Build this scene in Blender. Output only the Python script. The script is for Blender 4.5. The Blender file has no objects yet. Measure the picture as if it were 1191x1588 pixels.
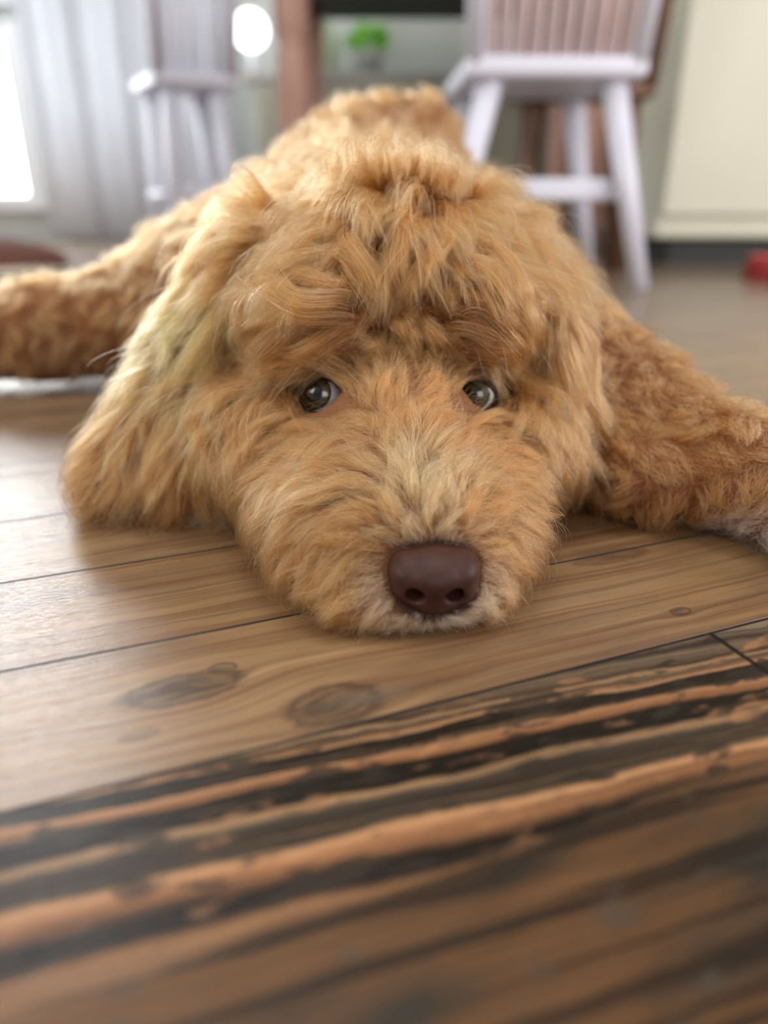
import bpy, bmesh, math, random
import numpy as np
from mathutils import Vector, Matrix

# ------------------------------------------------------------------ camera, world, lights, exposure
sc = bpy.context.scene
PITCH = math.radians(23.2)
CAMH = 0.18
FPX = 1147.0
cam_data = bpy.data.cameras.new('camera')
cam = bpy.data.objects.new('camera', cam_data)
sc.collection.objects.link(cam)
cam.location = (0, 0, CAMH)
cam.rotation_euler = (math.pi / 2 - PITCH, 0, 0)
cam_data.sensor_fit = 'VERTICAL'
cam_data.sensor_height = 36.0
cam_data.sensor_width = 27.0
cam_data.lens = 36.0 * FPX / 1588.0
cam_data.clip_start = 0.01
cam_data.dof.use_dof = True
cam_data.dof.focus_distance = 0.358
cam_data.dof.aperture_fstop = 2.8
sc.camera = cam

world = bpy.data.worlds.new('world')
sc.world = world
world.use_nodes = True
wbg = world.node_tree.nodes['Background']
wbg.inputs[0].default_value = (0.93, 0.95, 1.0, 1)
wbg.inputs[1].default_value = 0.22

def area(name, loc, target, sx, sy, power, col):
    l = bpy.data.lights.new(name, 'AREA')
    l.shape = 'RECTANGLE'
    l.size, l.size_y, l.energy, l.color = sx, sy, power, col
    o = bpy.data.objects.new(name, l)
    sc.collection.objects.link(o)
    o.location = loc
    d = Vector(target) - Vector(loc)
    o.rotation_euler = d.to_track_quat('-Z', 'Y').to_euler()
    return o

area('window_light_back', (-1.9, 3.2, 1.35), (-0.1, 0.5, 0.0), 1.7, 1.1, 46, (0.93, 0.97, 1.0))
area('plant_fill_light', (-1.45, 2.7, 0.6), (0.1, 3.2, 0.62), 0.4, 0.6, 3.0, (0.95, 0.98, 1.0))  # added fill that brightens the plant and vase under the table
area('window_light_left', (-1.9, -0.35, 1.5), (0.0, 0.5, 0.1), 1.2, 1.2, 28, (1.0, 0.96, 0.82))
area('overhead_soft_light', (0.0, 0.6, 2.3), (0.05, 0.6, 0.05), 1.1, 1.1, 22, (1.0, 0.97, 0.93))  # unseen soft source overhead, lighting the head from above
area('front_soft_light', (0.5, -1.6, 1.0), (0.0, 0.45, 0.05), 1.1, 1.0, 13, (1.0, 0.95, 0.90))  # unseen soft source behind the camera, lighting the face
area('right_fill_light', (1.9, 0.3, 0.95), (0.2, 2.2, 0.5), 1.2, 1.3, 42, (1.0, 0.92, 0.90))  # unseen fill added to brighten the furniture and cabinet behind the dog

sc.view_settings.view_transform = 'Standard'
sc.view_settings.look = 'None'
sc.view_settings.gamma = 1.0
sc.view_settings.use_curve_mapping = False
sc.view_settings.exposure = 0.0

# ------------------------------------------------------------------ helpers
SP, CP = math.sin(PITCH), math.cos(PITCH)

def at(x, y, d):
    """point seen at photo pixel (x, y), d metres in front of the lens"""
    a, b = (x - 595.5) / FPX, (y - 794) / FPX
    return Vector((a * d, d * (CP - b * SP), CAMH - d * (SP + b * CP)))

def floor_at(x, y):
    b = (y - 794) / FPX
    return at(x, y, CAMH / (SP + b * CP))

def lin(r, g, b):
    f = lambda c: (c / 255 / 12.92) if c / 255 <= 0.04045 else ((c / 255 + 0.055) / 1.055) ** 2.4
    return (f(r), f(g), f(b), 1.0)

def mat(name, col, rough=0.6, **kw):
    m = bpy.data.materials.new(name)
    m.use_nodes = True
    b = m.node_tree.nodes['Principled BSDF']
    b.inputs['Base Color'].default_value = col
    b.inputs['Roughness'].default_value = rough
    for k, v in kw.items():
        b.inputs[k.replace('_', ' ')].default_value = v
    return m

def noisy(name, c1, c2, scale, rough=0.6, stretch=(1, 1, 1), bump=0.0, **kw):
    m = mat(name, c1, rough, **kw)
    nt = m.node_tree
    N, L = nt.nodes, nt.links
    tc = N.new('ShaderNodeTexCoord'); mp = N.new('ShaderNodeMapping')
    mp.inputs['Scale'].default_value = stretch
    L.new(tc.outputs['Object'], mp.inputs[0])
    n = N.new('ShaderNodeTexNoise'); n.inputs['Scale'].default_value = scale; n.inputs['Detail'].default_value = 5
    L.new(mp.outputs[0], n.inputs['Vector'])
    r = N.new('ShaderNodeValToRGB')
    r.color_ramp.elements[0].position = 0.3; r.color_ramp.elements[0].color = c1
    r.color_ramp.elements[1].position = 0.7; r.color_ramp.elements[1].color = c2
    L.new(n.outputs[0], r.inputs[0])
    L.new(r.outputs[0], N['Principled BSDF'].inputs['Base Color'])
    if bump:
        bp = N.new('ShaderNodeBump'); bp.inputs['Strength'].default_value = bump; bp.inputs['Distance'].default_value = 0.002
        L.new(n.outputs[0], bp.inputs['Height']); L.new(bp.outputs[0], N['Principled BSDF'].inputs['Normal'])
    return m

def link_mesh(name, me, m=None, parent=None):
    o = bpy.data.objects.new(name, me)
    sc.collection.objects.link(o)
    if m: me.materials.append(m)
    if parent: o.parent = parent
    return o

def obj(name, bm, m=None, parent=None, smooth=False, bevel=0.0, loc=None):
    me = bpy.data.meshes.new(name)
    bmesh.ops.recalc_face_normals(bm, faces=bm.faces[:])
    bm.to_mesh(me); bm.free()
    if smooth:
        for p in me.polygons: p.use_smooth = True
    o = link_mesh(name, me, m, parent)
    if bevel:
        md = o.modifiers.new('bevel', 'BEVEL'); md.width = bevel; md.segments = 3; md.limit_method = 'ANGLE'
    if loc: o.location = loc
    return o

def box(bm, c, s, rz=0.0):
    g = bmesh.ops.create_cube(bm, size=1.0)
    M = Matrix.Translation(c) @ Matrix.Rotation(rz, 4, 'Z') @ Matrix.Diagonal((s[0], s[1], s[2], 1))
    bmesh.ops.transform(bm, matrix=M, verts=g['verts'])
    return bm

def bar(bm, a, b, ra, rb, n=12):
    """tapered round bar from a to b"""
    a, b = Vector(a), Vector(b)
    d = b - a
    g = bmesh.ops.create_cone(bm, cap_ends=True, segments=n, radius1=ra, radius2=rb, depth=d.length)
    M = Matrix.Translation((a + b) / 2) @ d.to_track_quat('Z', 'Y').to_matrix().to_4x4()
    bmesh.ops.transform(bm, matrix=M, verts=g['verts'])
    return bm

def ball(bm, c, r, seg=24):
    g = bmesh.ops.create_uvsphere(bm, u_segments=seg, v_segments=seg // 2, radius=1.0)
    r = (r, r, r) if not hasattr(r, '__len__') else r
    bmesh.ops.transform(bm, matrix=Matrix.Translation(c) @ Matrix.Diagonal((r[0], r[1], r[2], 1)), verts=g['verts'])
    return bm

def lathe(bm, c, prof, n=24):
    rings = []
    for r, z in prof:
        rings.append([bm.verts.new((c[0] + r * math.cos(2 * math.pi * i / n), c[1] + r * math.sin(2 * math.pi * i / n), c[2] + z)) for i in range(n)])
    for A, B in zip(rings, rings[1:]):
        for i in range(n): bm.faces.new((A[i], A[(i + 1) % n], B[(i + 1) % n], B[i]))
    bm.faces.new(rings[0][::-1]); bm.faces.new(rings[-1])
    return bm

def thing(name, label, cat, loc=(0, 0, 0), rz=0.0, group=None):
    o = bpy.data.objects.new(name, None)
    o.empty_display_size = 0.05
    sc.collection.objects.link(o)
    o.location = loc; o.rotation_euler = (0, 0, rz)
    o['label'] = label; o['category'] = cat
    if group: o['group'] = group
    return o

def struct(o):
    o['kind'] = 'structure'
    return o

# ------------------------------------------------------------------ small node-expression builder
class X:
    nt = None
    def __init__(s, v): s.v = v
    @staticmethod
    def op(o, *a):
        n = X.nt.nodes.new('ShaderNodeMath'); n.operation = o
        for i, q in enumerate(a):
            if isinstance(q, X): q = q.v
            if isinstance(q, (int, float)): n.inputs[i].default_value = q
            else: X.nt.links.new(q, n.inputs[i])
        return X(n.outputs[0])
    def __add__(s, o): return X.op('ADD', s, o)
    def __radd__(s, o): return X.op('ADD', s, o)
    def __sub__(s, o): return X.op('SUBTRACT', s, o)
    def __rsub__(s, o): return X.op('SUBTRACT', o, s)
    def __mul__(s, o): return X.op('MULTIPLY', s, o)
    def __rmul__(s, o): return X.op('MULTIPLY', s, o)
    def __truediv__(s, o): return X.op('DIVIDE', s, o)
    def sstep(s, a, b):
        n = X.nt.nodes.new('ShaderNodeMapRange'); n.interpolation_type = 'SMOOTHSTEP'; n.clamp = True
        X.nt.links.new(s.v, n.inputs[0]); n.inputs[1].default_value = a; n.inputs[2].default_value = b
        return X(n.outputs[0])
def xexp(a): return X.op('EXPONENT', a)
def xnoise(u, v, su, sv, off=0.0, detail=4, rough=0.55):
    nt = X.nt
    c = nt.nodes.new('ShaderNodeCombineXYZ')
    nt.links.new((u * su).v, c.inputs[0]); nt.links.new((v * sv).v, c.inputs[1]); c.inputs[2].default_value = off
    n = nt.nodes.new('ShaderNodeTexNoise'); n.inputs['Scale'].default_value = 1.0
    n.inputs['Detail'].default_value = detail; n.inputs['Roughness'].default_value = rough
    nt.links.new(c.outputs[0], n.inputs['Vector'])
    return X(n.outputs[0])
def xramp(f, stops, interp='LINEAR'):
    n = X.nt.nodes.new('ShaderNodeValToRGB'); cr = n.color_ramp; cr.interpolation = interp
    while len(cr.elements) < len(stops): cr.elements.new(0.5)
    for e, (p, c) in zip(cr.elements, stops): e.position = p; e.color = c
    X.nt.links.new(f.v, n.inputs[0])
    return n.outputs[0]
def xmix(f, a, b, mode='MIX'):
    n = X.nt.nodes.new('ShaderNodeMix'); n.data_type = 'RGBA'; n.blend_type = mode; n.clamp_factor = True
    def put(s, q):
        if isinstance(q, X): q = q.v
        if isinstance(q, (int, float, tuple)): s.default_value = q
        else: X.nt.links.new(q, s)
    put(n.inputs['Factor'], f); put(n.inputs['A'], a); put(n.inputs['B'], b)
    return n.outputs['Result']

# ------------------------------------------------------------------ floor
ANG = math.radians(21.5)
def floor_material():
    m = bpy.data.materials.new('wood_plank_floor'); m.use_nodes = True
    nt = X.nt = m.node_tree; N, L = nt.nodes, nt.links
    bs = N['Principled BSDF']
    g = N.new('ShaderNodeNewGeometry'); s = N.new('ShaderNodeSeparateXYZ'); L.new(g.outputs['Position'], s.inputs[0])
    px, py = X(s.outputs[0]), X(s.outputs[1])
    ca, sa = math.cos(ANG), math.sin(ANG)
    u, v = px * ca + py * sa, py * ca - px * sa
    W = 0.0835
    q = (v - 0.2095) / W                     # board number, 0 = the knotty board under the chin
    bid = X.op('FLOOR', q); fr = q - bid
    rnd = X.op('FRACT', X.op('SINE', bid * 12.9898 + 4.1) * 43758.5)
    # --- pale boards
    kn = [(0.0148, 0.2543, .021, .0085, .85), (0.0314, 0.2625, .0055, .0035, .8), (0.0674, 0.2230, .017, .0105, .8), (0.2401, 0.2293, .005, .003, .7), (-0.0041, 0.2323, .006, .003, .45), (0.2449, 0.2890, .020, .006, .5)]
    gv = v + (xnoise(u, v, 6, 14, 1.3, 3) - 0.5) * 0.012
    km = None; ksum = None; shade = None
    for (ku, kv, ru, rv, st) in kn:
        du, dv = (u - ku) / ru, (v - kv) / rv
        r2 = du * du + dv * dv
        e2 = xexp(r2 * -0.22)
        gv = gv - (v - kv) * e2 * 0.75
        r2n = r2 + (xnoise(u, v, 120, 300, ku * 10, 3) - 0.5) * 1.4
        core = 1.0 - r2n.sstep(0.45, 1.25)
        rim = xexp((X.op('SQRT', X.op('MAXIMUM', r2n, 0.0)) - 1.05) * (X.op('SQRT', X.op('MAXIMUM', r2n, 0.0)) - 1.05) * -30.0)
        c = core * st; rr = rim * (st * 0.8)
        ksum = c if ksum is None else X.op('MAXIMUM', ksum, c)
        shade = rr if shade is None else X.op('MAXIMUM', shade, rr)
    broad = xnoise(u, v, 7, 30, 7.7, 5)
    lines = xnoise(u * 1.0, gv, 3.0, 230, 2.0, 3, 0.6)
    lines2 = xnoise(u * 1.0, gv, 1.6, 120, 9.0, 2, 0.5)
    fine = xnoise(u, v, 60, 2200, 3.0, 3, 0.7)
    pale = xramp(broad, [(0.28, lin(96, 71, 50)), (0.45, lin(130, 98, 68)), (0.60, lin(148, 114, 80)), (0.75, lin(124, 102, 77))])
    pale = xmix(rnd * 0.4, pale, xramp(broad, [(0.3, lin(96, 82, 66)), (0.7, lin(148, 130, 104))]))
    pale = xmix(lines2.sstep(0.50, 0.62) * 0.6, pale, lin(112, 76, 50))
    pale = xmix((1.0 - lines.sstep(0.38, 0.48)) * 0.42, pale, lin(84, 58, 42))
    pale = xmix(lines.sstep(0.60, 0.72) * 0.30, pale, lin(196, 158, 116))
    kc = xramp(xnoise(u, gv, 40, 500, 5.0, 3), [(0.40, lin(54, 43, 35)), (0.60, lin(112, 88, 66))])
    pale = xmix(ksum, pale, kc)
    pale = xmix(shade, pale, lin(48, 37, 29))
    pale = xmix(v.sstep(0.50, 0.95) * 0.55, pale, lin(126, 116, 106))  # far boards greyed in the colour, standing in for reflections
    grey = xnoise(u, v, 18, 60, 21.0, 4).sstep(0.60, 0.75)
    pale = xmix(grey * 0.35, pale, lin(104, 98, 88))
    # --- dark streaky board
    warp = (xnoise(u, v, 16, 50, 3.3, 3, 0.5) - 0.5) * 0.0095 + (xnoise(u, v, 70, 220, 6.1, 4, 0.65) - 0.5) * 0.0024
    w = v + u * 0.0875 + warp
    lo, hi = 0.135, 0.2365
    f = (w - lo) / (hi - lo)
    P = lambda t: (t - lo) / (hi - lo)
    DK, OR, TN, GB, VD = lin(38, 29, 22), lin(142, 98, 66), lin(152, 118, 86), lin(66, 57, 46), lin(24, 19, 13)
    st = [(P(.1365), lin(128, 96, 68)), (P(.1445), lin(134, 96, 66)), (P(.1470), DK), (P(.1535), VD), (P(.1572), lin(120, 82, 54)), (P(.1605), OR), (P(.1645), lin(186, 138, 98)),
          (P(.1670), GB), (P(.1720), lin(50, 38, 28)), (P(.1775), lin(66, 58, 48)), (P(.1798), TN), (P(.1812), TN), (P(.1826), VD), (P(.1908), VD), (P(.1926), lin(130, 88, 58)), (P(.1950), OR), (P(.1972), lin(168, 124, 90)),
          (P(.1984), DK), (P(.2052), VD), (P(.2064), TN), (P(.2086), OR), (P(.2096), GB), (P(.2112), lin(92, 76, 60)), (P(.2120), TN), (P(.2140), lin(66, 52, 40)), (P(.2200), lin(108, 90, 72)), (P(.2230), lin(60, 52, 44)), (P(.2290), lin(124, 108, 90))]
    dark = xramp(f, st)
    # worn-through patches swap the streak tones
    patch = xnoise(u, v, 26, 70, 11.0, 4, 0.6)
    dark = xmix(patch.sstep(0.57, 0.66) * 0.6, dark, xramp(xnoise(u, v, 90, 260, 2, 3), [(0.4, lin(92, 70, 52)), (0.6, lin(176, 126, 88))]))
    dark = xmix((1.0 - patch.sstep(0.40, 0.45)) * 0.85, dark, lin(50, 42, 35))
    fl = xnoise(u, w, 6, 700, 5.5, 3, 0.65)
    dark = xmix((1.0 - fl.sstep(0.38, 0.50)) * 0.5, dark, lin(40, 32, 26))
    dark = xmix(fl.sstep(0.60, 0.70) * 0.25, dark, lin(190, 152, 116))
    # --- brown finely lined board at the very front
    wl = v + u * 0.07 + warp * 0.5
    l3 = xnoise(u, wl, 5, 230, 8.8, 2, 0.5)
    b3 = xnoise(u, v, 8, 26, 31.0, 4)
    br = xramp(b3, [(0.36, lin(52, 46, 38)), (0.48, lin(90, 64, 42)), (0.62, lin(104, 74, 48))])
    br = xmix((1.0 - l3.sstep(0.40, 0.54)) * 0.85, br, lin(38, 29, 22))
    br = xmix(xnoise(u, v, 30, 60, 17.0, 4).sstep(0.60, 0.70) * 0.6, br, lin(74, 68, 60))
    # --- pick board
    isf = 1.0 - (v + warp).sstep(0.1365, 0.1415)
    dk = xmix(isf, dark, br)
    isdark = 1.0 - v.sstep(0.2092, 0.2098)
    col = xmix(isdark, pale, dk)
    # --- gaps between boards and the butt joint
    edge = X.op('MINIMUM', fr, 1.0 - fr)
    nearq = X.op('GREATER_THAN', v, 0.18)
    gap = (1.0 - edge.sstep(0.006, 0.013)) * nearq
    du = X.op('ABSOLUTE', u - 0.2390)
    butt = (1.0 - du.sstep(0.0008, 0.0016)) * isdark
    gap = X.op('MAXIMUM', gap, butt)
    uo = X.op('ABSOLUTE', X.op('FRACT', (u + rnd * 0.6) / 0.62) - 0.5)
    butt2 = (1.0 - uo.sstep(0.0010, 0.0022)) * X.op('GREATER_THAN', v, 0.375)
    gap = X.op('MAXIMUM', gap, butt2)
    col = xmix(gap, col, lin(30, 25, 21))
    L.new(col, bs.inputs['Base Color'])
    # --- gloss and relief
    ro = 0.14 + broad * 0.14 + gap * 0.3 + isdark * 0.10
    L.new(ro.v, bs.inputs['Roughness'])
    L.new((0.5 - isdark * 0.34).v, bs.inputs['Specular IOR Level'])
    hgt = lines * 0.5 + fine * 0.35 + xnoise(u, v, 40, 160, 4.0, 3) * 0.5 + lines2 * 0.5 - gap * 2.2
    bp = N.new('ShaderNodeBump'); bp.inputs['Strength'].default_value = 0.7; bp.inputs['Distance'].default_value = 0.0006
    L.new(hgt.v, bp.inputs['Height']); L.new(bp.outputs[0], bs.inputs['Normal'])
    return m
bm = bmesh.new(); box(bm, (0, 1.4, -0.02), (7.0, 5.2, 0.04))
struct(obj('floor', bm, floor_material()))

# ------------------------------------------------------------------ room shell
wall_m = noisy('pale_grey_wall', lin(204, 208, 206), lin(214, 217, 214), 3, 0.8)
cream_m = noisy('cream_paint', lin(206, 206, 186), lin(214, 214, 196), 2, 0.6)
trim_m = mat('white_trim', lin(225, 227, 230), 0.5)
WY = 3.45
bm = bmesh.new(); box(bm, (0.0, WY + 0.05, 1.3), (7.0, 0.1, 2.6)); struct(obj('wall_back', bm, wall_m))
bm = bmesh.new(); box(bm, (-3.05, 1.4, 1.3), (0.1, 4.2, 2.6)); struct(obj('wall_left', bm, wall_m))
bm = bmesh.new(); box(bm, (0.4, WY - 0.012, 0.05), (3.2, 0.02, 0.1)); struct(obj('baseboard_back', bm, trim_m))

def daylight(name, strength, c1, c2, scale):
    m = bpy.data.materials.new(name); m.use_nodes = True
    nt = m.node_tree; N, L = nt.nodes, nt.links
    b = N['Principled BSDF']; b.inputs['Base Color'].default_value = (0, 0, 0, 1)
    b.inputs['Emission Color'].default_value = c1
    b.inputs['Emission Strength'].default_value = strength
    return m
sky_m = daylight('bright_daylight', 11.0, (0.97, 0.99, 1.0, 1), None, 1)
# glazed door with daylight behind, far left
def glazed(name, x0, x1, z0, z1, y, cols, m, kind='door'):
    w, h = x1 - x0, z1 - z0
    fr = obj(name, box(bmesh.new(), ((x0 + x1) / 2, y, z1 + 0.03), (w + 0.16, 0.06, 0.06)), trim_m, None, bevel=0.004)
    struct(fr)
    for s in (x0 - 0.04, x1 + 0.04):
        obj('frame', box(bmesh.new(), (s, y, (z0 + z1) / 2), (0.08, 0.06, h)), trim_m, fr, bevel=0.004)
    obj('sill', box(bmesh.new(), ((x0 + x1) / 2, y, z0 - 0.03), (w + 0.16, 0.07, 0.06)), trim_m, fr, bevel=0.004)
    for i in range(cols):
        a = x0 + w * i / cols + 0.004; b = x0 + w * (i + 1) / cols - 0.004
        obj('pane', box(bmesh.new(), ((a + b) / 2, y + 0.012, (z0 + z1) / 2), (b - a, 0.008, h - 0.01)), m, fr)
    return fr
glazed('door_1', -2.55, -1.50, 0.18, 0.74, WY - 0.04, 1, sky_m)
glazed('window_1', -2.75, -0.85, 0.92, 2.0, WY - 0.04, 3, sky_m)

# sheer curtain drawn over the rest of the wall at left
cur = bmesh.new()
nx, x0c, x1c = 150, -1.40, -0.66
vs = []
for i in range(nx + 1):
    t = i / nx; x = x0c + (x1c - x0c) * t
    dy = 0.005 * math.sin(t * 62 + 2 * math.sin(t * 9)) + 0.010 * math.sin(t * 23)
    vs.append([cur.verts.new((x + (0.006 * math.sin(z * 3 + i * .3)), WY - 0.14 + dy * (1 - 0.25 * z / 2.4), z)) for z in (0.02, 0.5, 1.0, 1.7, 2.35)])
for A, B in zip(vs, vs[1:]):
    for k in range(4): cur.faces.new((A[k], B[k], B[k + 1], A[k + 1]))
c = obj('curtain', cur, noisy('sheer_curtain', lin(208, 213, 224), lin(220, 224, 234), 4, 0.9), smooth=True)
md = c.modifiers.new('thickness', 'SOLIDIFY'); md.thickness = 0.003
c['label'] = 'pale blue-grey curtain hanging in folds beside the bright glass door'; c['category'] = 'curtain'

# ------------------------------------------------------------------ furniture in the blurred background
white_m = noisy('white_chair_paint', lin(206, 208, 222), lin(216, 218, 232), 6, 0.45)
pink_m = noisy('white_with_pink_reflection', lin(216, 196, 198), lin(226, 208, 210), 5, 0.5, (8, 8, 1))  # white slats with pink reflected light put into their colour
brown_m = noisy('brown_wood', lin(92, 66, 50), lin(118, 84, 64), 6, 0.5, (6, 6, 1))
leg_m = noisy('pinkish_table_wood', lin(170, 128, 112), lin(196, 156, 142), 7, 0.5, (8, 8, 1))
black_m = mat('black_table_paint', lin(16, 17, 17), 0.6)

def chair(loc, rz, label, group, sm, spm, seat_z=0.41, w=0.38, dp=0.38, slats=9, splay=0.07):
    t = thing('dining_chair', label, 'chair', loc, rz, group)
    st = bmesh.new(); box(st, (0, dp / 2, seat_z), (w, dp, 0.036)); obj('seat', st, sm, t, bevel=0.012)
    for sx, sy in ((-1, 0), (1, 0), (-1, 1), (1, 1)):
        top = (sx * (w / 2 - 0.055), 0.045 + sy * (dp - 0.09), seat_z - 0.01)
        bot = (sx * (w / 2 - 0.055 + splay), 0.045 + sy * (dp - 0.09) + (splay * 0.6 if sy else -splay * 0.5), 0.0)
        obj('leg', bar(bmesh.new(), bot, top, 0.017, 0.026), sm, t, smooth=True)
    for sx in (-1, 1):
        obj('stretcher', bar(bmesh.new(), (sx * (w / 2 - .02), 0.03, 0.18), (sx * (w / 2 - .02), dp - .03, 0.18), 0.012, 0.012), sm, t, smooth=True)
    obj('stretcher', box(bmesh.new(), (0, dp / 2 * 0.3, 0.19), (w * 0.80, 0.03, 0.042)), sm, t, bevel=0.008)
    for sx in (-1, 1):
        obj('back_post', bar(bmesh.new(), (sx * (w / 2 - 0.02), 0.02, seat_z), (sx * (w / 2 + 0.0), -0.06, seat_z + 0.48), 0.020, 0.015), sm, t, smooth=True)
    for i in range(slats):
        x = (i - (slats - 1) / 2) * (w - 0.08) / (slats - 1) * 0.98
        obj('slat', bar(bmesh.new(), (x, 0.02, seat_z + .01), (x * 1.06, -0.058, seat_z + 0.46), 0.0115, 0.0115, 8), spm, t, smooth=True)
    obj('top_rail', box(bmesh.new(), (0, -0.062, seat_z + 0.48), (w + 0.07, 0.03, 0.07)), sm, t, bevel=0.012)
    return t

f = floor_at(862, 452)
chair((f.x - 0.025, f.y + 0.03, 0), 0.03, 'white painted spindle-back dining chair at right beside the cream cabinet', 'dining chairs round the table', white_m, pink_m, seat_z=0.40, w=0.345, slats=10, splay=0.09)
p = at(312, 200, 2.2)
chair((p.x, p.y, 0), 0.5, 'white painted dining chair at left under the round lamp', 'dining chairs round the table', white_m, white_m, slats=6, seat_z=0.49, w=0.26, dp=0.28, splay=0.03)
p = at(880, 300, 1.95)
chair((p.x, 2.0, 0), 0.0, 'brown wooden chair standing behind the white chair at right', 'dining chairs round the table', brown_m, brown_m, slats=5, splay=0.02, w=0.33, dp=0.16)

# table
p = at(455, 100, 2.13)
tb = thing('dining_table', 'dining table with black top and thick pinkish wooden legs', 'table', (p.x, p.y, 0))
obj('table_top', box(bmesh.new(), (0.47, 0.26, 0.765), (0.96, 0.62, 0.05)), black_m, tb, bevel=0.006)
obj('apron', box(bmesh.new(), (0.47, 0.0, 0.725), (0.86, 0.025, 0.03)), black_m, tb)
for x, y in ((0.0, 0), (.90, 0), (0.0, .50), (.90, .50)):
    lg = lathe(bmesh.new(), (x, y, 0), [(0.03, 0), (0.036, 0.05), (0.045, 0.2), (0.050, 0.45), (0.048, 0.55), (0.040, 0.58), (0.052, 0.60), (0.052, 0.745)])
    obj('leg', lg, leg_m, tb, smooth=True)

# round lamp
p = at(388, 47, 2.72)
lp = thing('floor_lamp', 'floor lamp with a glowing white globe behind the left chair', 'lamp', (p.x, p.y, 0))
obj('base', lathe(bmesh.new(), (0, 0, 0), [(0.12, 0), (0.12, 0.015), (0.02, 0.03)]), white_m, lp, smooth=True)
obj('pole', bar(bmesh.new(), (0, 0, 0.02), (0, 0, p.z - 0.05), 0.010, 0.010), white_m, lp, smooth=True)
glow = mat('glowing_globe', (1, 1, 1, 1), 0.5); gb = glow.node_tree.nodes['Principled BSDF']
gb.inputs['Emission Color'].default_value = (1, 1, 1, 1); gb.inputs['Emission Strength'].default_value = 4.0
obj('globe', ball(bmesh.new(), (0, 0, p.z), 0.062, 32), glow, lp, smooth=True)

# sideboard with a pale vase and a green plant
sb = thing('sideboard', 'low pale grey sideboard against the back wall behind the table', 'sideboard', (0.06, WY - 0.19, 0))
grey_m = noisy('pale_grey_cabinet', lin(176, 180, 172), lin(190, 193, 186), 4, 0.6)
obj('body', box(bmesh.new(), (0, 0, 0.30), (1.1, 0.28, 0.52)), grey_m, sb, bevel=0.005)
obj('top', box(bmesh.new(), (0, 0, 0.575), (1.16, 0.32, 0.03)), grey_m, sb, bevel=0.005)
for x in (-0.36, 0, 0.36):
    dd = obj('door', box(bmesh.new(), (x, -0.147, 0.30), (0.34, 0.016, 0.46)), noisy('door_grey', lin(166, 166, 150), lin(182, 182, 168), 4, 0.6), sb, bevel=0.004)
    obj('knob', ball(bmesh.new(), (x + 0.13, -0.163, 0.36), 0.012, 12), brown_m, dd, smooth=True)
for x in (-0.5, 0.5):
    for y in (-0.11, 0.11): obj('foot', bar(bmesh.new(), (x, y, 0), (x, y, 0.05), 0.018, 0.022), brown_m, sb)
p = at(500, 52, 2.78)
v_ = thing('vase', 'pale green round vase on the sideboard left of the leafy plant', 'vase', (p.x, WY - 0.19, 0.59))
obj('body', lathe(bmesh.new(), (0, 0, 0), [(0.03, 0), (0.052, 0.04), (0.060, 0.09), (0.050, 0.14), (0.03, 0.17), (0.034, 0.19)]), mat('pale_green_glaze', lin(206, 222, 192), 0.4), v_, smooth=True)
p = at(572, 65, 2.78)
pl = thing('potted_plant', 'bright green leafy plant in a pale pot on the sideboard', 'plant', (p.x, WY - 0.19, 0.59))
obj('pot', lathe(bmesh.new(), (0, 0, 0), [(0.04, 0), (0.05, 0.07), (0.054, 0.07), (0.045, 0.065)]), mat('pale_pot', lin(205, 206, 200), 0.5), pl, smooth=True)
rng = random.Random(4)
lf = bmesh.new()
for i in range(130):
    a, e, r = rng.uniform(0, 6.28), rng.uniform(-0.2, 1.4), rng.uniform(0.025, 0.06)
    c0 = Vector((r * math.cos(a) * math.cos(e), r * math.sin(a) * math.cos(e), 0.105 + r * math.sin(e)))
    d = Vector((math.cos(a), math.sin(a), rng.uniform(-.3, .8))).normalized() * 0.05
    s = d.cross(Vector((rng.uniform(-1, 1), rng.uniform(-1, 1), 1))).normalized() * 0.014
    n_ = s.cross(d).normalized() * 0.002
    q = [c0, c0 + d * .5 + s + n_, c0 + d, c0 + d * .5 - s + n_]
    lf.faces.new([lf.verts.new(k) for k in q])
obj('foliage', lf, noisy('bright_leaves', lin(160, 230, 90), lin(186, 244, 116), 30, 0.5, Transmission_Weight=0.0, Subsurface_Weight=0.0), pl)

# cream cabinet at right
pc = floor_at(1008, 412)
cb = thing('cabinet', 'tall cream cabinet with a dark toe kick at the right edge', 'cabinet', (pc.x, pc.y, 0))
obj('body', box(bmesh.new(), (0.60, 0.30, 1.04), (1.2, 0.6, 1.94)), cream_m, cb, bevel=0.012)
obj('toe_kick', box(bmesh.new(), (0.62, 0.31, 0.035), (1.12, 0.54, 0.07)), mat('dark_toe_kick', lin(40, 42, 40), 0.6), cb)
for x in (0.30, 0.90):
    d_ = obj('door', box(bmesh.new(), (x, -0.009, 1.06), (0.585, 0.018, 1.86)), cream_m, cb, bevel=0.006)
    obj('handle', bar(bmesh.new(), (x + (0.24 if x < .5 else -.24), -0.04, 0.98), (x + (0.24 if x < .5 else -.24), -0.04, 1.16), 0.006, 0.006), brown_m, d_, smooth=True)

p = floor_at(1183, 432)
rb = thing('pet_bowl', 'small red bowl on the floor in front of the cream cabinet', 'bowl', (p.x + 0.03, p.y, 0))
obj('body', lathe(bmesh.new(), (0, 0, 0), [(0.075, 0), (0.065, 0.045), (0.068, 0.05), (0.060, 0.048), (0.05, 0.012)]), mat('red_plastic', lin(176, 60, 66), 0.4), rb, smooth=True)

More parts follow.
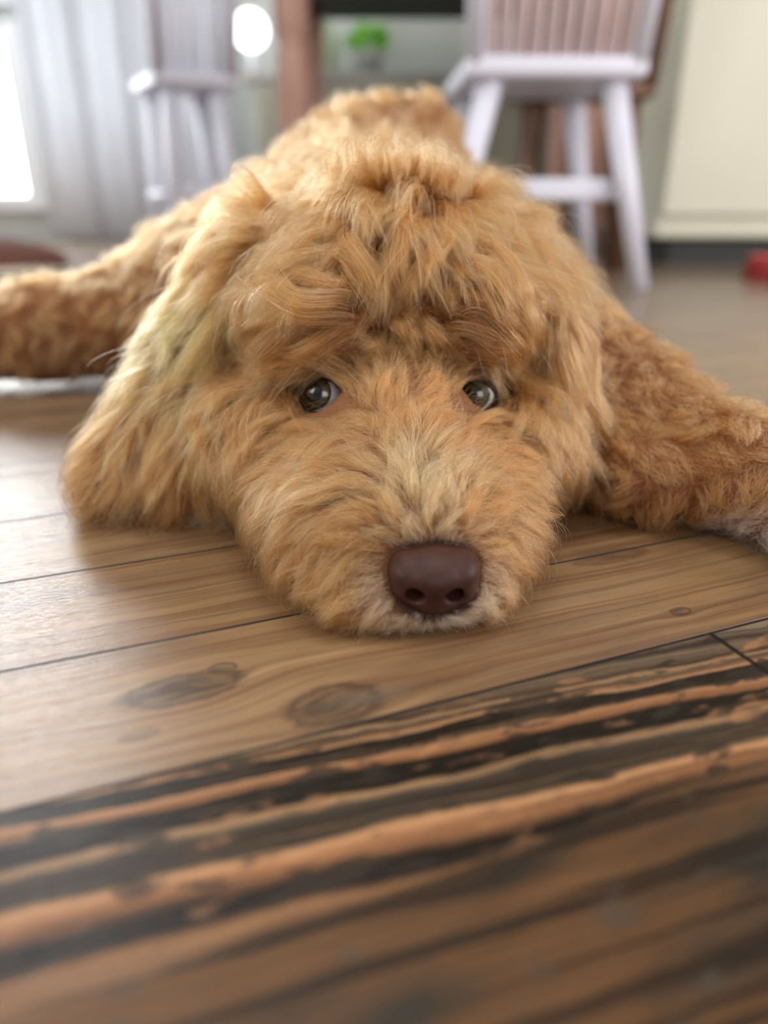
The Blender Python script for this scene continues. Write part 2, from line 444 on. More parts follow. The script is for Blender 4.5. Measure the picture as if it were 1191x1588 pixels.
# dark brown cushion on floor at far left
p = at(-8, 405, 1.45)
cu = thing('cushion', 'dark reddish-brown cushion on the floor at the left edge behind the dog', 'cushion', (p.x - 0.06, p.y, 0))
cbm = bmesh.new(); ball(cbm, (0, 0, 0.055), (0.20, 0.13, 0.055), 40)
obj('cover', cbm, noisy('brown_plush', lin(86, 52, 42), lin(104, 66, 54), 20, 0.95), cu, smooth=True)
obj('piping', (lambda b: (bmesh.ops.create_cone(b, segments=48, radius1=0.198, radius2=0.198, depth=0.012), bmesh.ops.transform(b, matrix=Matrix.Translation((0, 0, 0.052)) @ Matrix.Diagonal((1.005, 0.66, 1, 1)), verts=b.verts), b)[2])(bmesh.new()), mat('pale_piping', lin(214, 204, 190), 0.8), cu, smooth=True)

# ------------------------------------------------------------------ the dog: signed-distance body
def ell(c, r, rz=0.0, rx=0.0): return ('E', np.array(c, float), np.array(r, float), rz, rx)
def cap(a, b, ra, rb): return ('C', np.array(a, float), np.array(b, float), ra, rb)
EYE_L = np.array(at(501, 614, 0.419)); EYE_R = np.array(at(739, 614, 0.423))
EYE_RAD = 0.0128
NOSE_C = np.array(at(673, 903, 0.322))

HEAD = [
    ell((.004, .488, .103), (.078, .078, .072)),            # skull
    ell((-.036, .432, .114), (.036, .030, .024)),           # brow ridges
    ell((.048, .434, .114), (.036, .030, .024)),
    ell((.004, .438, .050), (.094, .072, .050)),            # cheeks
    ell((.006, .374, .034), (.075, .072, .033)),            # jaw
    ell((-.064, .430, .040), (.054, .052, .038)),
    ell((.068, .428, .038), (.046, .050, .037)),
    cap((.020, .322, .030), (.008, .420, .068), .026, .034),  # bridge of the muzzle
    ell((.012, .324, .023), (.057, .036, .024)),            # lips
    ell((.012, .298, .012), (.042, .022, .012)),            # chin
]
EARS = [
    [cap((-.070, .490, .140), (-.118, .462, .082), .026, .022), cap((-.118, .462, .082), (-.158, .428, .026), .022, .020), cap((-.116, .460, .080), (-.122, .415, .024), .022, .016)],
    [cap((.072, .488, .140), (.098, .452, .100), .024, .018), cap((.098, .452, .100), (.107, .432, .066), .018, .012)],
]
TORSO = [
    ell((.018, .600, .092), (.115, .110, .084)),
    ell((-.020, .780, .112), (.150, .190, .108)),
    ell((-.015, .930, .150), (.120, .130, .120)),
    ell((-.165, .800, .085), (.095, .120, .080)),
    cap((.0, .56, .10), (.004, .50, .10), .085, .07),
    cap((-.010, .95, .215), (.045, .92, .250), .034, .022),
]
LEGS = [
    [cap((.100, .580, .075), (.162, .500, .048), .062, .040), cap((.162, .500, .048), (.205, .405, .031), .040, .030), cap((.205, .405, .031), (.240, .340, .025), .030, .026)],
    [cap((.120, .505, .040), (.152, .415, .024), .040, .024)],
    [cap((-.18, .780, .070), (-.34, .755, .052), .068, .044), cap((-.34, .755, .052), (-.50, .735, .036), .044, .032)],
]
NOSE_SEAT = ell(NOSE_C + np.array([0, -.004, -.001]), (.0165, .0135, .0115))
def prim(p, q):
    if q[0] == 'E':
        d = p - q[1]
        k0 = np.sqrt(((d / q[2]) ** 2).sum(-1)); k1 = np.sqrt(((d / q[2] ** 2) ** 2).sum(-1)) + 1e-9
        return k0 * (k0 - 1.0) / k1
    a, b = q[1], q[2]; ba = b - a
    t = np.clip(((p - a) @ ba) / (ba @ ba), 0, 1)
    return np.sqrt(((p - a - t[..., None] * ba) ** 2).sum(-1)) - (q[3] + (q[4] - q[3]) * t)
def smin(a, b, k):
    h = np.clip(0.5 + 0.5 * (b - a) / k, 0, 1)
    return b * (1 - h) + a * h - k * h * (1 - h)
def grp(p, L, k):
    r = prim(p, L[0])
    for q in L[1:]: r = smin(r, prim(p, q), k)
    return r
def sdf(p):
    r = grp(p, HEAD, 0.016)
    for e in (EYE_L, EYE_R):
        s = np.sqrt(((p - (e + np.array([0, -.006, 0]))) ** 2).sum(-1)) - 0.0175
        r = -smin(-r, s, 0.008)
    r = -smin(-r, prim(p, NOSE_SEAT), 0.002)
    for E_ in EARS: r = smin(r, grp(p, E_, 0.015), 0.012)
    t = grp(p, TORSO, 0.05)
    for g_ in LEGS: t = smin(t, grp(p, g_, 0.02), 0.03)
    r = smin(r, t, 0.022)
    return -smin(-r, p[..., 2] - 0.004, 0.006)
def grad(p, e=0.0012, f=None):
    f = f or sdf
    g = np.empty_like(p)
    for i in range(3):
        d = np.zeros(3); d[i] = e
        g[..., i] = f(p + d) - f(p - d)
    return g / (np.linalg.norm(g, axis=-1, keepdims=True) + 1e-12)

def surface_nets(f, lo, hi, h):
    lo = np.array(lo, float); n = np.ceil((np.array(hi) - lo) / h).astype(int) + 1
    ax = [lo[i] + h * np.arange(n[i]) for i in range(3)]
    F = np.empty(n)
    for i in range(n[0]):
        Y, Z = np.meshgrid(ax[1], ax[2], indexing='ij')
        F[i] = f(np.stack([np.full_like(Y, ax[0][i]), Y, Z], -1))
    S = F < 0
    c = tuple(n - 1)
    cnt = np.zeros(c, int); acc = np.zeros(c + (3,))
    corners = [(i, j, k) for i in (0, 1) for j in (0, 1) for k in (0, 1)]
    sl = lambda o: tuple(slice(o[i], o[i] + c[i]) for i in range(3))
    for a in corners:
        for i in range(3):
            if a[i] == 0:
                b = list(a); b[i] = 1; b = tuple(b)
                A, B = F[sl(a)], F[sl(b)]
                m = (A < 0) != (B < 0)
                t = np.where(m, A / np.where(m, A - B, 1), 0)
                cnt += m
                for j in range(3): acc[..., j] += m * (a[j] + (t if j == i else 0))
    act = cnt > 0
    idx = -np.ones(c, int); idx[act] = np.arange(act.sum())
    V = lo + h * (np.argwhere(act) + acc[act] / cnt[act][:, None])
    Q = []
    for i in range(3):
        j, k = (i + 1) % 3, (i + 2) % 3
        a = [slice(1, -1)] * 3; a[i] = slice(0, -1); b = list(a); b[i] = slice(1, None)
        A, B = S[tuple(a)], S[tuple(b)]
        w = np.argwhere(A != B)
        inside = A[A != B]
        base = w.copy(); base[:, j] += 1; base[:, k] += 1
        def cell(dj, dk):
            q = base.copy(); q[:, j] += dj; q[:, k] += dk
            return idx[q[:, 0], q[:, 1], q[:, 2]]
        q4 = np.stack([cell(-1, -1), cell(0, -1), cell(0, 0), cell(-1, 0)], 1)
        q4[~inside] = q4[~inside][:, ::-1]
        Q.append(q4)
    Q = np.concatenate(Q); Q = Q[(Q >= 0).all(1)]
    for _ in range(3):
        V -= 0.9 * f(V)[:, None] * grad(V, h * 0.3, f)
    return V, Q

def np_mesh(name, V, Q, m, parent, smooth=True):
    me = bpy.data.meshes.new(name)
    me.vertices.add(len(V)); me.vertices.foreach_set('co', V.astype(np.float32).ravel())
    me.loops.add(len(Q) * 4); me.loops.foreach_set('vertex_index', Q.astype(np.int32).ravel())
    me.polygons.add(len(Q)); me.polygons.foreach_set('loop_start', np.arange(0, len(Q) * 4, 4, dtype=np.int32))
    me.update(calc_edges=True); me.validate()
    if smooth: me.polygons.foreach_set('use_smooth', np.ones(len(me.polygons), dtype=bool))
    return link_mesh(name, me, m, parent)

dog = thing('dog', 'curly apricot puppy lying on the wooden floor with its chin down', 'dog')
skin_m = noisy('fur_undercoat', lin(118, 78, 48), lin(140, 94, 60), 60, 0.9)
nt = X.nt = skin_m.node_tree
_g = nt.nodes.new('ShaderNodeNewGeometry')
_c = nt.nodes['Principled BSDF'].inputs['Base Color'].links[0].from_socket
for e in (EYE_L, EYE_R, NOSE_C + np.array([0, .004, 0])):  # dark bare skin round the eyes and the nose
    dn_ = nt.nodes.new('ShaderNodeVectorMath'); dn_.operation = 'DISTANCE'
    nt.links.new(_g.outputs['Position'], dn_.inputs[0]); dn_.inputs[1].default_value = tuple(e)
    _c = xmix(1.0 - X(dn_.outputs['Value']).sstep(0.018, 0.026), _c, lin(56, 32, 25))
nt.links.new(_c, nt.nodes['Principled BSDF'].inputs['Base Color'])
BV, BQ = surface_nets(sdf, (-.60, .24, -.01), (.34, 1.10, .34), 0.005)
np_mesh('body', BV, BQ, skin_m, dog)

# ------------------------------------------------------------------ nose
def ell_s(p, c, r): return prim(p, ell(c, r))
def nose_sdf(p):
    q = p - NOSE_C
    c, s = math.cos(-.12), math.sin(-.12)                      # tipped back a little
    y, z = q[..., 1] * c - q[..., 2] * s, q[..., 1] * s + q[..., 2] * c
    p = np.stack([q[..., 0], y, z], -1)
    r = ell_s(p, (0, .006, .0045), (.0190, .0150, .0088))
    r = smin(r, ell_s(p, (0, .001, .003), (.0150, .0120, .0085)), .004)
    for s_ in (-1, 1):
        r = smin(r, ell_s(p, (s_ * .0118, .003, -.0015), (.0080, .0110, .0088)), .004)
        r = smin(r, ell_s(p, (s_ * .0130, .005, .0048), (.0066, .0110, .0066)), .003)
    r = smin(r, ell_s(p, (0, .0000, -.0068), (.0120, .0100, .0078)), .005)
    for s_ in (-1, 1):
        n1 = prim(p, cap((s_ * .0088, -.0150, -.0024), (s_ * .0080, .004, .0005), .0046, .0028))
        n2 = prim(p, cap((s_ * .0098, -.0130, -.0040), (s_ * .0190, -.0065, -.0066), .0026, .0013))
        r = -smin(-r, smin(n1, n2, .002), .0018)
    gr = prim(p, cap((0, -.0085, -.0155), (0, -.0112, -.0035), .0010, .0002))
    r = -smin(-r, gr, .0016)
    return r
nose_m = mat('brown_nose_leather', lin(92, 54, 44), 0.5, Specular_IOR_Level=0.35)
X.nt = nose_m.node_tree
_n = nose_m.node_tree.nodes; _l = nose_m.node_tree.links
_g = _n.new('ShaderNodeNewGeometry')
_v = _n.new('ShaderNodeTexVoronoi'); _v.inputs['Scale'].default_value = 1500
_l.new(_g.outputs['Position'], _v.inputs['Vector'])
_b = _n.new('ShaderNodeBump'); _b.inputs['Strength'].default_value = 0.35; _b.inputs['Distance'].default_value = 0.0003; _b.invert = True
_l.new(_v.outputs[0], _b.inputs['Height']); _l.new(_b.outputs[0], _n['Principled BSDF'].inputs['Normal'])
_n2 = _n.new('ShaderNodeTexNoise'); _n2.inputs['Scale'].default_value = 160
_l.new(_g.outputs['Position'], _n2.inputs['Vector'])
_r = _n.new('ShaderNodeValToRGB'); _r.color_ramp.elements[0].color = lin(54, 27, 21); _r.color_ramp.elements[1].color = lin(74, 40, 31)
_l.new(_n2.outputs[0], _r.inputs[0]); _l.new(_r.outputs[0], _n['Principled BSDF'].inputs['Base Color'])
NV, NQ = surface_nets(nose_sdf, NOSE_C - .026, NOSE_C + .026, 0.0006)
np_mesh('nose', NV, NQ, nose_m, dog)

# ------------------------------------------------------------------ eyes and lids
def cap_mesh(c, R, axis, ang, n=48, m=12):
    """spherical cap of half-angle ang round axis"""
    bm = bmesh.new(); ax = Vector(axis).normalized(); qt = Vector((0, 0, 1)).rotation_difference(ax)
    top = bm.verts.new(Vector(c) + ax * R); prev = None
    for j in range(1, m + 1):
        a = ang * j / m
        ring = [bm.verts.new(Vector(c) + qt @ Vector((R * math.sin(a) * math.cos(t), R * math.sin(a) * math.sin(t), R * math.cos(a)))) for t in (2 * math.pi * i / n for i in range(n))]
        for i in range(n):
            if prev is None: bm.faces.new((top, ring[i], ring[(i + 1) % n]))
            else: bm.faces.new((prev[i], ring[i], ring[(i + 1) % n], prev[(i + 1) % n]))
        prev = ring
    return bm
sclera_m = mat('eye_white', lin(225, 228, 238), 0.12, Coat_Weight=1.0, Coat_Roughness=0.03)
iris_m = noisy('olive_grey_iris', lin(48, 44, 32), lin(88, 80, 56), 700, 0.15, Coat_Weight=1.0, Coat_Roughness=0.02)
pupil_m = mat('pupil', lin(10, 12, 14), 0.06, Coat_Weight=1.0, Coat_Roughness=0.02)
rim_m = mat('dark_iris_rim', lin(34, 28, 24), 0.12, Coat_Weight=1.0, Coat_Roughness=0.03)
lid_m = noisy('pinkish_brown_eyelid', lin(44, 24, 19), lin(72, 40, 31), 300, 0.75, Specular_IOR_Level=0.2)
def eyelid(c, front, wa, ha, tilt):
    bm = bmesh.new(); fr = Vector(front).normalized(); rt = Vector((1, 0, 0)); rt = (rt - fr * rt.dot(fr)).normalized(); up = rt.cross(fr)
    if up.z < 0: up = -up
    n = 56; prev = None
    rows = []
    for k, (sc_, rr) in enumerate([(1.0, 1.02), (1.03, 1.07), (1.2, 1.09), (1.5, 1.08), (1.85, 1.02), (2.2, .85)]):
        ring = []
        for i in range(n):
            t = 2 * math.pi * i / n
            ex, ey = math.cos(t), math.sin(t)
            aw = wa * sc_ if True else wa
            ah = ha * sc_ * (1 - 0.25 * abs(ex) ** 3)
            ax_, ay_ = ex * aw, ey * ah
            ax_, ay_ = ax_ * math.cos(tilt) - ay_ * math.sin(tilt), ax_ * math.sin(tilt) + ay_ * math.cos(tilt)
            d = (fr + rt * math.tan(min(ax_, 1.3)) + up * math.tan(max(-1.3, min(ay_, 1.3)))).normalized() if abs(ax_) < 1.3 else (fr * .25 + rt * math.copysign(1, ax_) + up * ay_).normalized()
            ring.append(bm.verts.new(Vector(c) + d * EYE_RAD * rr))
        rows.append(ring)
    for A, B in zip(rows, rows[1:]):
        for i in range(n): bm.faces.new((A[i], A[(i + 1) % n], B[(i + 1) % n], B[i]))
    return bm
for E_, gz, wa, ha, tl in ((EYE_L, (-.44, -1, .46), .90, .78, -.10), (EYE_R, (-.34, -1, .42), .86, .74, .10)):
    eb = obj('eye', ball(bmesh.new(), E_, EYE_RAD, 48), sclera_m, dog, smooth=True)
    obj('iris_rim', cap_mesh(E_, EYE_RAD * 1.004, gz, 0.82), rim_m, eb, smooth=True)
    obj('iris', cap_mesh(E_, EYE_RAD * 1.010, gz, 0.74), iris_m, eb, smooth=True)
    obj('pupil', cap_mesh(E_, EYE_RAD * 1.016, gz, 0.44), pupil_m, eb, smooth=True)
    ld = obj('eyelid', eyelid(E_, np.array([0, 0, CAMH * .9]) - E_, wa, ha, tl), lid_m, dog, smooth=True)
    md = ld.modifiers.new('thickness', 'SOLIDIFY'); md.thickness = 0.0008; md.offset = -1

# ------------------------------------------------------------------ fur
rs = np.random.RandomState(7)
CAM = np.array([0, 0, CAMH])
def trace(x, y, off=0.0):
    d = np.array(at(x, y, 1.0)) - CAM; d /= np.linalg.norm(d)
    t = 0.2
    for _ in range(110):
        s = float(sdf((CAM + d * t)[None])[0]) - off
        if s < 2e-4: return CAM + d * t
        t += s * 0.8
        if t > 1.6: return None
    return CAM + d * t

# strokes of the coat: where (photo pixel), towards where, length in mm, lift off the skin 0..1
STROKES = [
    (672, 842, 672, 800, 9, .35), (648, 846, 632, 808, 9, .35), (700, 846, 716, 806, 9, .35), (672, 800, 668, 750, 17, .45), (640, 795, 606, 750, 19, .45), (706, 795, 726, 750, 19, .45),
    (612, 850, 575, 815, 13, .3), (600, 890, 550, 900, 14, .25), (612, 925, 570, 960, 13, .25), (640, 962, 622, 990, 9, .3), (672, 968, 674, 995, 8, .3), (705, 962, 722, 988, 9, .3),
    (742, 925, 776, 955, 12, .25), (750, 890, 800, 905, 14, .25), (742, 852, 782, 830, 14, .3),
    (655, 740, 648, 690, 22, .5), (610, 720, 560, 700, 24, .5), (700, 730, 735, 690, 24, .5), (560, 770, 500, 770, 26, .4), (570, 830, 500, 840, 24, .3), (545, 890, 480, 930, 20, .25), (560, 940, 520, 975, 16, .25),
    (500, 740, 440, 780, 28, .35), (460, 800, 410, 860, 26, .3), (450, 870, 420, 920, 22, .25), (490, 930, 460, 965, 18, .25), (420, 700, 365, 730, 26, .3), (380, 760, 350, 820, 26, .3), (350, 700, 330, 770, 28, .3), (400, 850, 385, 890, 20, .3),
    (770, 740, 815, 750, 24, .4), (790, 790, 840, 820, 24, .3), (800, 860, 835, 900, 20, .25), (780, 920, 810, 955, 15, .25), (840, 800, 862, 860, 22, .3), (850, 730, 872, 790, 24, .3), (820, 690, 860, 720, 22, .3),
    (645, 680, 640, 635, 18, .4), (610, 660, 590, 625, 14, .35), (680, 665, 690, 625, 14, .35), (650, 620, 652, 575, 16, .3), (610, 600, 605, 560, 13, .3), (690, 605, 696, 568, 13, .3), (560, 680, 510, 672, 12, .25), (720, 672, 765, 672, 11, .25), (470, 670, 420, 680, 16, .25), (790, 670, 820, 690, 14, .25),
    (590, 560, 540, 530, 24, .55), (545, 545, 480, 545, 30, .55), (500, 555, 430, 600, 34, .5), (440, 585, 385, 650, 34, .4), (400, 640, 350, 700, 34, .35), (350, 640, 320, 720, 36, .35),
    (690, 560, 735, 530, 22, .55), (735, 545, 795, 560, 28, .55), (780, 560, 835, 630, 30, .45), (830, 620, 862, 700, 32, .35), (860, 560, 884, 650, 34, .35), (850, 660, 866, 740, 30, .3),
    (600, 430, 596, 500, 30, .4), (640, 430, 650, 500, 30, .4), (620, 520, 625, 560, 17, .5), (660, 510, 672, 552, 17, .5), (590, 350, 560, 400, 50, .5), (640, 350, 632, 420, 50, .55), (620, 300, 615, 360, 50, .7),
    (565, 490, 500, 480, 30, .45), (530, 500, 450, 510, 32, .4), (570, 450, 500, 435, 38, .45), (540, 410, 450, 415, 45, .5), (450, 530, 390, 590, 34, .4), (580, 530, 530, 505, 22, .55), (500, 370, 410, 380, 48, .5), (460, 480, 380, 530, 44, .4), (400, 430, 320, 470, 48, .45), (380, 510, 310, 590, 46, .35), (330, 420, 260, 470, 46, .5), (340, 540, 290, 640, 44, .35),
    (520, 300, 440, 310, 48, .8), (430, 330, 350, 360, 46, .65), (600, 262, 585, 225, 40, .9), (660, 265, 700, 262, 46, .8), (720, 300, 780, 340, 48, .6), (700, 370, 745, 430, 46, .5), (690, 470, 745, 480, 28, .45), (720, 510, 780, 520, 26, .45), (800, 520, 845, 590, 32, .4), (760, 400, 810, 470, 46, .45), (790, 470, 830, 560, 42, .35), (820, 380, 860, 460, 42, .45), (850, 480, 880, 570, 38, .35), (760, 500, 800, 550, 36, .45),
    (290, 500, 230, 560, 40, .45), (270, 580, 215, 650, 38, .35), (220, 620, 170, 700, 36, .35), (250, 680, 225, 770, 36, .3), (190, 720, 130, 780, 36, .35), (150, 770, 110, 800, 26, .4), (220, 780, 215, 830, 28, .35), (280, 720, 270, 800, 32, .3), (300, 640, 300, 720, 34, .3),
    (900, 500, 960, 540, 18, .6), (1000, 600, 1060, 680, 20, .5), (1100, 700, 1160, 740, 20, .5), (950, 700, 960, 780, 22, .5), (1050, 750, 1040, 830, 22, .5), (1150, 800, 1175, 850, 16, .4), (920, 600, 930, 680, 20, .5), (1180, 760, 1191, 820, 16, .4),
    (500, 200, 440, 230, 26, .8), (600, 170, 570, 140, 26, .9), (400, 270, 340, 310, 24, .6), (300, 360, 250, 410, 24, .6), (200, 440, 140, 480, 22, .6), (80, 500, 20, 530, 22, .6), (700, 240, 750, 290, 24, .7), (820, 330, 860, 400, 20, .6),
]
cp, cd, cl, cf = [], [], [], []
for (x0, y0, x1, y1, ln, lf_) in STROKES:
    A = trace(x0, y0); B = trace(x0 + .35 * (x1 - x0), y0 + .35 * (y1 - y0))
    if A is None: continue
    if B is None or np.linalg.norm(B - A) > 0.05:
        dep = (A - CAM) @ np.array([0, CP, -SP])
        B = np.array(at(x1, y1, dep))
    n = grad(A[None])[0]
    d = B - A; d -= n * (d @ n)
    if np.linalg.norm(d) < 1e-6: continue
    cp.append(A); cd.append(d / np.linalg.norm(d)); cl.append(ln / 1000); cf.append(lf_)
cp, cd, cl, cf = map(np.array, (cp, cd, cl, cf))
HEADC = cp[:, 1] < 0.53

def groom(p, n):
    d2 = ((p[:, None] - cp[None]) ** 2).sum(-1)
    sg = np.where(p[:, 1] > 0.52, .05, .013)[:, None]
    w = np.exp(-d2 / (2 * sg ** 2)) + 1e-5 / (1 + d2 / 1e-4) ** 1.5
    w0 = np.full(len(p), 2e-8)
    W = w.sum(1) + w0
    dr = (w @ cd + w0[:, None] * np.array([0, .3, -1.0])) / W[:, None]
    ln = (w @ cl + w0 * .025) / W
    lf_ = (w @ cf + w0 * .5) / W
    dr -= n * (dr * n).sum(1, keepdims=True)
    dr /= np.linalg.norm(dr, axis=1, keepdims=True) + 1e-9
    return dr, ln, lf_

# triangles of the body for scattering roots
T = np.concatenate([BQ[:, [0, 1, 2]], BQ[:, [0, 2, 3]]])
ta, tb_, tc = BV[T[:, 0]], BV[T[:, 1]], BV[T[:, 2]]
cr = np.cross(tb_ - ta, tc - ta); tarea = np.linalg.norm(cr, axis=1) / 2
tcen = (ta + tb_ + tc) / 3
tn = grad(tcen)
def scatter(N, w):
    w = w * tarea; cs = np.cumsum(w / w.sum())
    i = np.minimum(np.searchsorted(cs, rs.rand(N)), len(T) - 1)
    a, b = rs.rand(N), rs.rand(N); f = a + b > 1; a[f], b[f] = 1 - a[f], 1 - b[f]
    p = ta[i] + a[:, None] * (tb_[i] - ta[i]) + b[:, None] * (tc[i] - ta[i])
    g = grad(p); return p - sdf(p)[:, None] * g, g
def head_part(p): 
    h = grp(p, HEAD, .01); e = np.minimum(grp(p, EARS[0], .01), grp(p, EARS[1], .01)); t = grp(p, TORSO, .02)
    for g_ in LEGS: t = np.minimum(t, grp(p, g_, .02))
    return h, e, t
th, te, tt = head_part(tcen)
HM = (np.minimum(th, te) < tt) & (tcen[:, 1] < 0.56)
facing = ((CAM - tcen) * tn).sum(1) / np.linalg.norm(CAM - tcen, axis=1)
vis = np.where(facing > -.25, 1.0, 0.30) * np.where(tn[:, 2] < -.55, 0.15, 1.0)

def noise3(p, sc_, seed):
    """cheap smooth vector noise: a few random sine waves"""
    r = np.random.RandomState(seed); o = np.zeros((len(p), 3))
    for _ in range(6):
        k = r.normal(size=3) * sc_; ph = r.rand(3) * 6.28
        o += np.sin((p @ k)[:, None] + ph) / 6 ** .5
    return o

def guides(p, n, S, curl, body, lmul=1.0):
    dr, ln, lift = groom(p, n)
    ln = ln * lmul
    ln = ln * (0.75 + 0.5 * rs.rand(len(p))) * np.where((p[:, 2] > .135) & (p[:, 1] < .56) & (p[:, 1] > .36), 1.32, 1.0)
    dev = noise3(p, 75 if not body else 90, 3) * (.24 if not body else .8) + noise3(p, 300, 5) * (.12 if not body else .35)
    d = dr + dev; d -= n * (d * n).sum(1, keepdims=True); d /= np.linalg.norm(d, axis=1, keepdims=True)
    lf_ = np.clip(lift * (0.35 + 1.2 * rs.rand(len(p))), .06, 1.2)
    side = np.cross(n, d)
    v = d * np.cos(lf_ * .9)[:, None] + n * np.sin(lf_ * .9)[:, None]
    hmax = ln * (0.10 + 0.42 * lf_)
    pts = [p.copy()]; q = p + n * 0.0004; step = (ln / (S - 1))[:, None]
    ph = rs.rand(len(p)) * 6.28; wl = (0.012 + .014 * rs.rand(len(p))) * (1.0 if not body else .8)
    bend = rs.normal(size=len(p)) * (.07 if not body else .25)
    for s in range(1, S):
        t = s / (S - 1)
        sd = sdf(q); g = grad(q)
        tgt = hmax * np.sin(min(t * 1.9, 1.6)) * (1 - .35 * t)
        v = v + g * np.clip((tgt - sd) / (ln / 3), -1.2, 1.2)[:, None] * .55
        v = v + side * (bend + curl * np.sin(ph + ln * t / wl * 6.28) * .5)[:, None]
        v[:, 2] -= .06 + .05 * body
        v /= np.linalg.norm(v, axis=1, keepdims=True)
        q = q + v * step
        sd = sdf(q)
        q = q + grad(q) * np.clip(0.0006 - sd, 0, .01)[:, None]
        q[:, 2] = np.maximum(q[:, 2], 0.0012 + .001 * rs.rand(len(q)))
        pts.append(q.copy())
    return np.stack(pts, 1), ln

def nearest(p, c, k=1):
    """index of the nearest centre, by hashing on a grid"""
    from mathutils.kdtree import KDTree
    kd = KDTree(len(c))
    for i, x in enumerate(c): kd.insert(x, i)
    kd.balance()
    return np.array([kd.find(x)[1] for x in p])

def make_fur(N, NG, NL, w, S, curl, body, rad, clump=.78, lmul=1.0):
    gp, gn = scatter(NG, w); G, gl = guides(gp, gn, S, curl, body, lmul)
    # the fine clumps themselves gather into broader locks
    lp, lni = scatter(NL, w); LK, _ = guides(lp, lni, S, curl * 1.2, body, lmul)
    li = nearest(gp, lp)
    t = np.linspace(0, 1, S)
    loff = LK[li] - lp[li][:, None]
    Gl = gp[:, None] + loff * (gl / np.maximum(_[li], 1e-4))[:, None, None]
    own = 0.34
    Gm = G * own + Gl * (1 - own)
    pull = (0.62 * t ** 1.4)[None, :, None]
    Gm = Gm + (lp[li] - gp)[:, None] * pull
    p, n = scatter(N, w)
    gi = nearest(p, gp)
    k = (1 - clump * (t ** .8))[None, :, None] * (1 + .5 * rs.rand(N)[:, None, None])
    scale = (0.62 + .46 * rs.rand(N))[:, None, None]
    off = (Gm[gi] - gp[gi][:, None]) * scale
    P = p[:, None] + off + ((gp[gi] - p)[:, None]) * (1 - k)
    # own stray wave
    a = rs.normal(size=(N, 3)) * (.0007 if not body else .0012); ph = rs.rand(N) * 6.28
    fr_ = rs.uniform(3, 8, N)
    P += a[:, None] * (np.sin(ph[:, None] + fr_[:, None] * t[None]) - np.sin(ph)[:, None])[..., None] * 1.0
    fly = rs.rand(N) < .05
    P[fly] += (rs.normal(size=(fly.sum(), 3)) * .0035)[:, None] * (t ** 1.5)[None, :, None]
    P[..., 2] = np.maximum(P[..., 2], 0.0008)
    sd = sdf(P.reshape(-1, 3)).reshape(P.shape[:2])
    bad = sd < 0.0001
    if bad.any():
        g = grad(P[bad]); P[bad] += g * (0.0004 - sd[bad])[:, None]
    P[:, 0] = p - n * .001
    ln = np.linalg.norm(np.diff(P, axis=1), axis=2).sum(1)
    return P, p, n, gi, li[gi], rad * (.7 + .6 * rs.rand(N)), ln

def keepout(P, p):
    ok = (np.linalg.norm(np.diff(P, axis=1), axis=2).sum(1) < .105) & ((P[:, -1, 0] > -.225) | (P[:, -1, 1] > .56))
    tipd = sdf(P[:, -1]); ok &= tipd < .034
    for e, allow, R in ((EYE_L, .015, .0152), (EYE_R, .05, .0145)):
        f = CAM - e; f /= np.linalg.norm(f)
        a, b = e + f * .004, e + f * .030
        ba = b - a
        tt_ = np.clip(((P - a) @ ba) / (ba @ ba), 0, 1)
        d = np.linalg.norm(P - a - tt_[..., None] * ba, axis=-1)
        low = P[..., 2] < e[2] + .006
        hit = ((d < R * np.where(low, .82, .60)).any(1))
        ok &= ~(hit & (rs.rand(len(P)) > allow))
    dn = nose_sdf(P.reshape(-1, 3)).reshape(P.shape[:2])
    ok &= ~((dn < .0001).any(1))
    fr_ = (P[..., 1] < NOSE_C[1] - .004) & (np.abs(P[..., 0] - NOSE_C[0]) < .0165) & (np.abs(P[..., 2] - NOSE_C[2]) < .0105)
    ok &= ~fr_.any(1)
    return ok

def fur_colour(p, n, gi, li, body):
    N = len(p)
    base = np.array(lin(192, 133, 80)[:3]); gold = np.array(lin(213, 157, 106)[:3]); red = np.array(lin(156, 100, 60)[:3]); cream = np.array(lin(242, 222, 196)[:3]); pale = np.array(lin(228, 192, 144)[:3])
    rg = np.random.RandomState(11); a = rg.rand(200000)
    m = (a[gi % 200000] * .5 + a[(li * 7 + 3) % 200000] * .3 + rs.rand(N) * .2)[:, None]
    c = np.where(m < .5, red + (base - red) * (m / .5), base + (gold - base) * ((m - .5) / .5))
    # cream round the nose and on the chin
    dn = np.linalg.norm((p - (NOSE_C + np.array([0, .004, -.004]))) / np.array([.026, .030, .022]), axis=1)
    k = np.clip(1.12 - dn, 0, 1)[:, None] ** .8 * .9
    c = c * (1 - k) + cream * k
    # paler blaze on the bridge
    db = np.linalg.norm((p - np.array([.018, .315, .052])) / np.array([.018, .03, .025]), axis=1)
    k = np.clip(1.3 - db, 0, 1)[:, None] * .6
    c = c * (1 - k) + pale * k
    # yellow light from the left put into the outer ear colour, rusty lower ends
    de = np.linalg.norm((p - np.array([-.118, .46, .115])) / np.array([.035, .05, .035]), axis=1)
    k = np.clip(1.3 - de, 0, 1)[:, None] * .75
    c = c * (1 - k) + np.array(lin(222, 192, 124)[:3]) * k
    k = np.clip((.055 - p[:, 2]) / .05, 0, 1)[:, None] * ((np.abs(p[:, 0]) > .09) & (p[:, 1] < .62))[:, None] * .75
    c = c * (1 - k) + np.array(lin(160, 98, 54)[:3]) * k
    # white toes
    dt = np.linalg.norm((p - np.array([.228, .345, .010])) / np.array([.045, .035, .022]), axis=1)
    k = np.clip(1.5 - dt, 0, 1)[:, None]
    c = c * (1 - k) + np.array(lin(246, 238, 236)[:3]) * k
    return np.clip(c * (.56 + .72 * rs.rand(N) ** 2.0)[:, None], 0, .95)

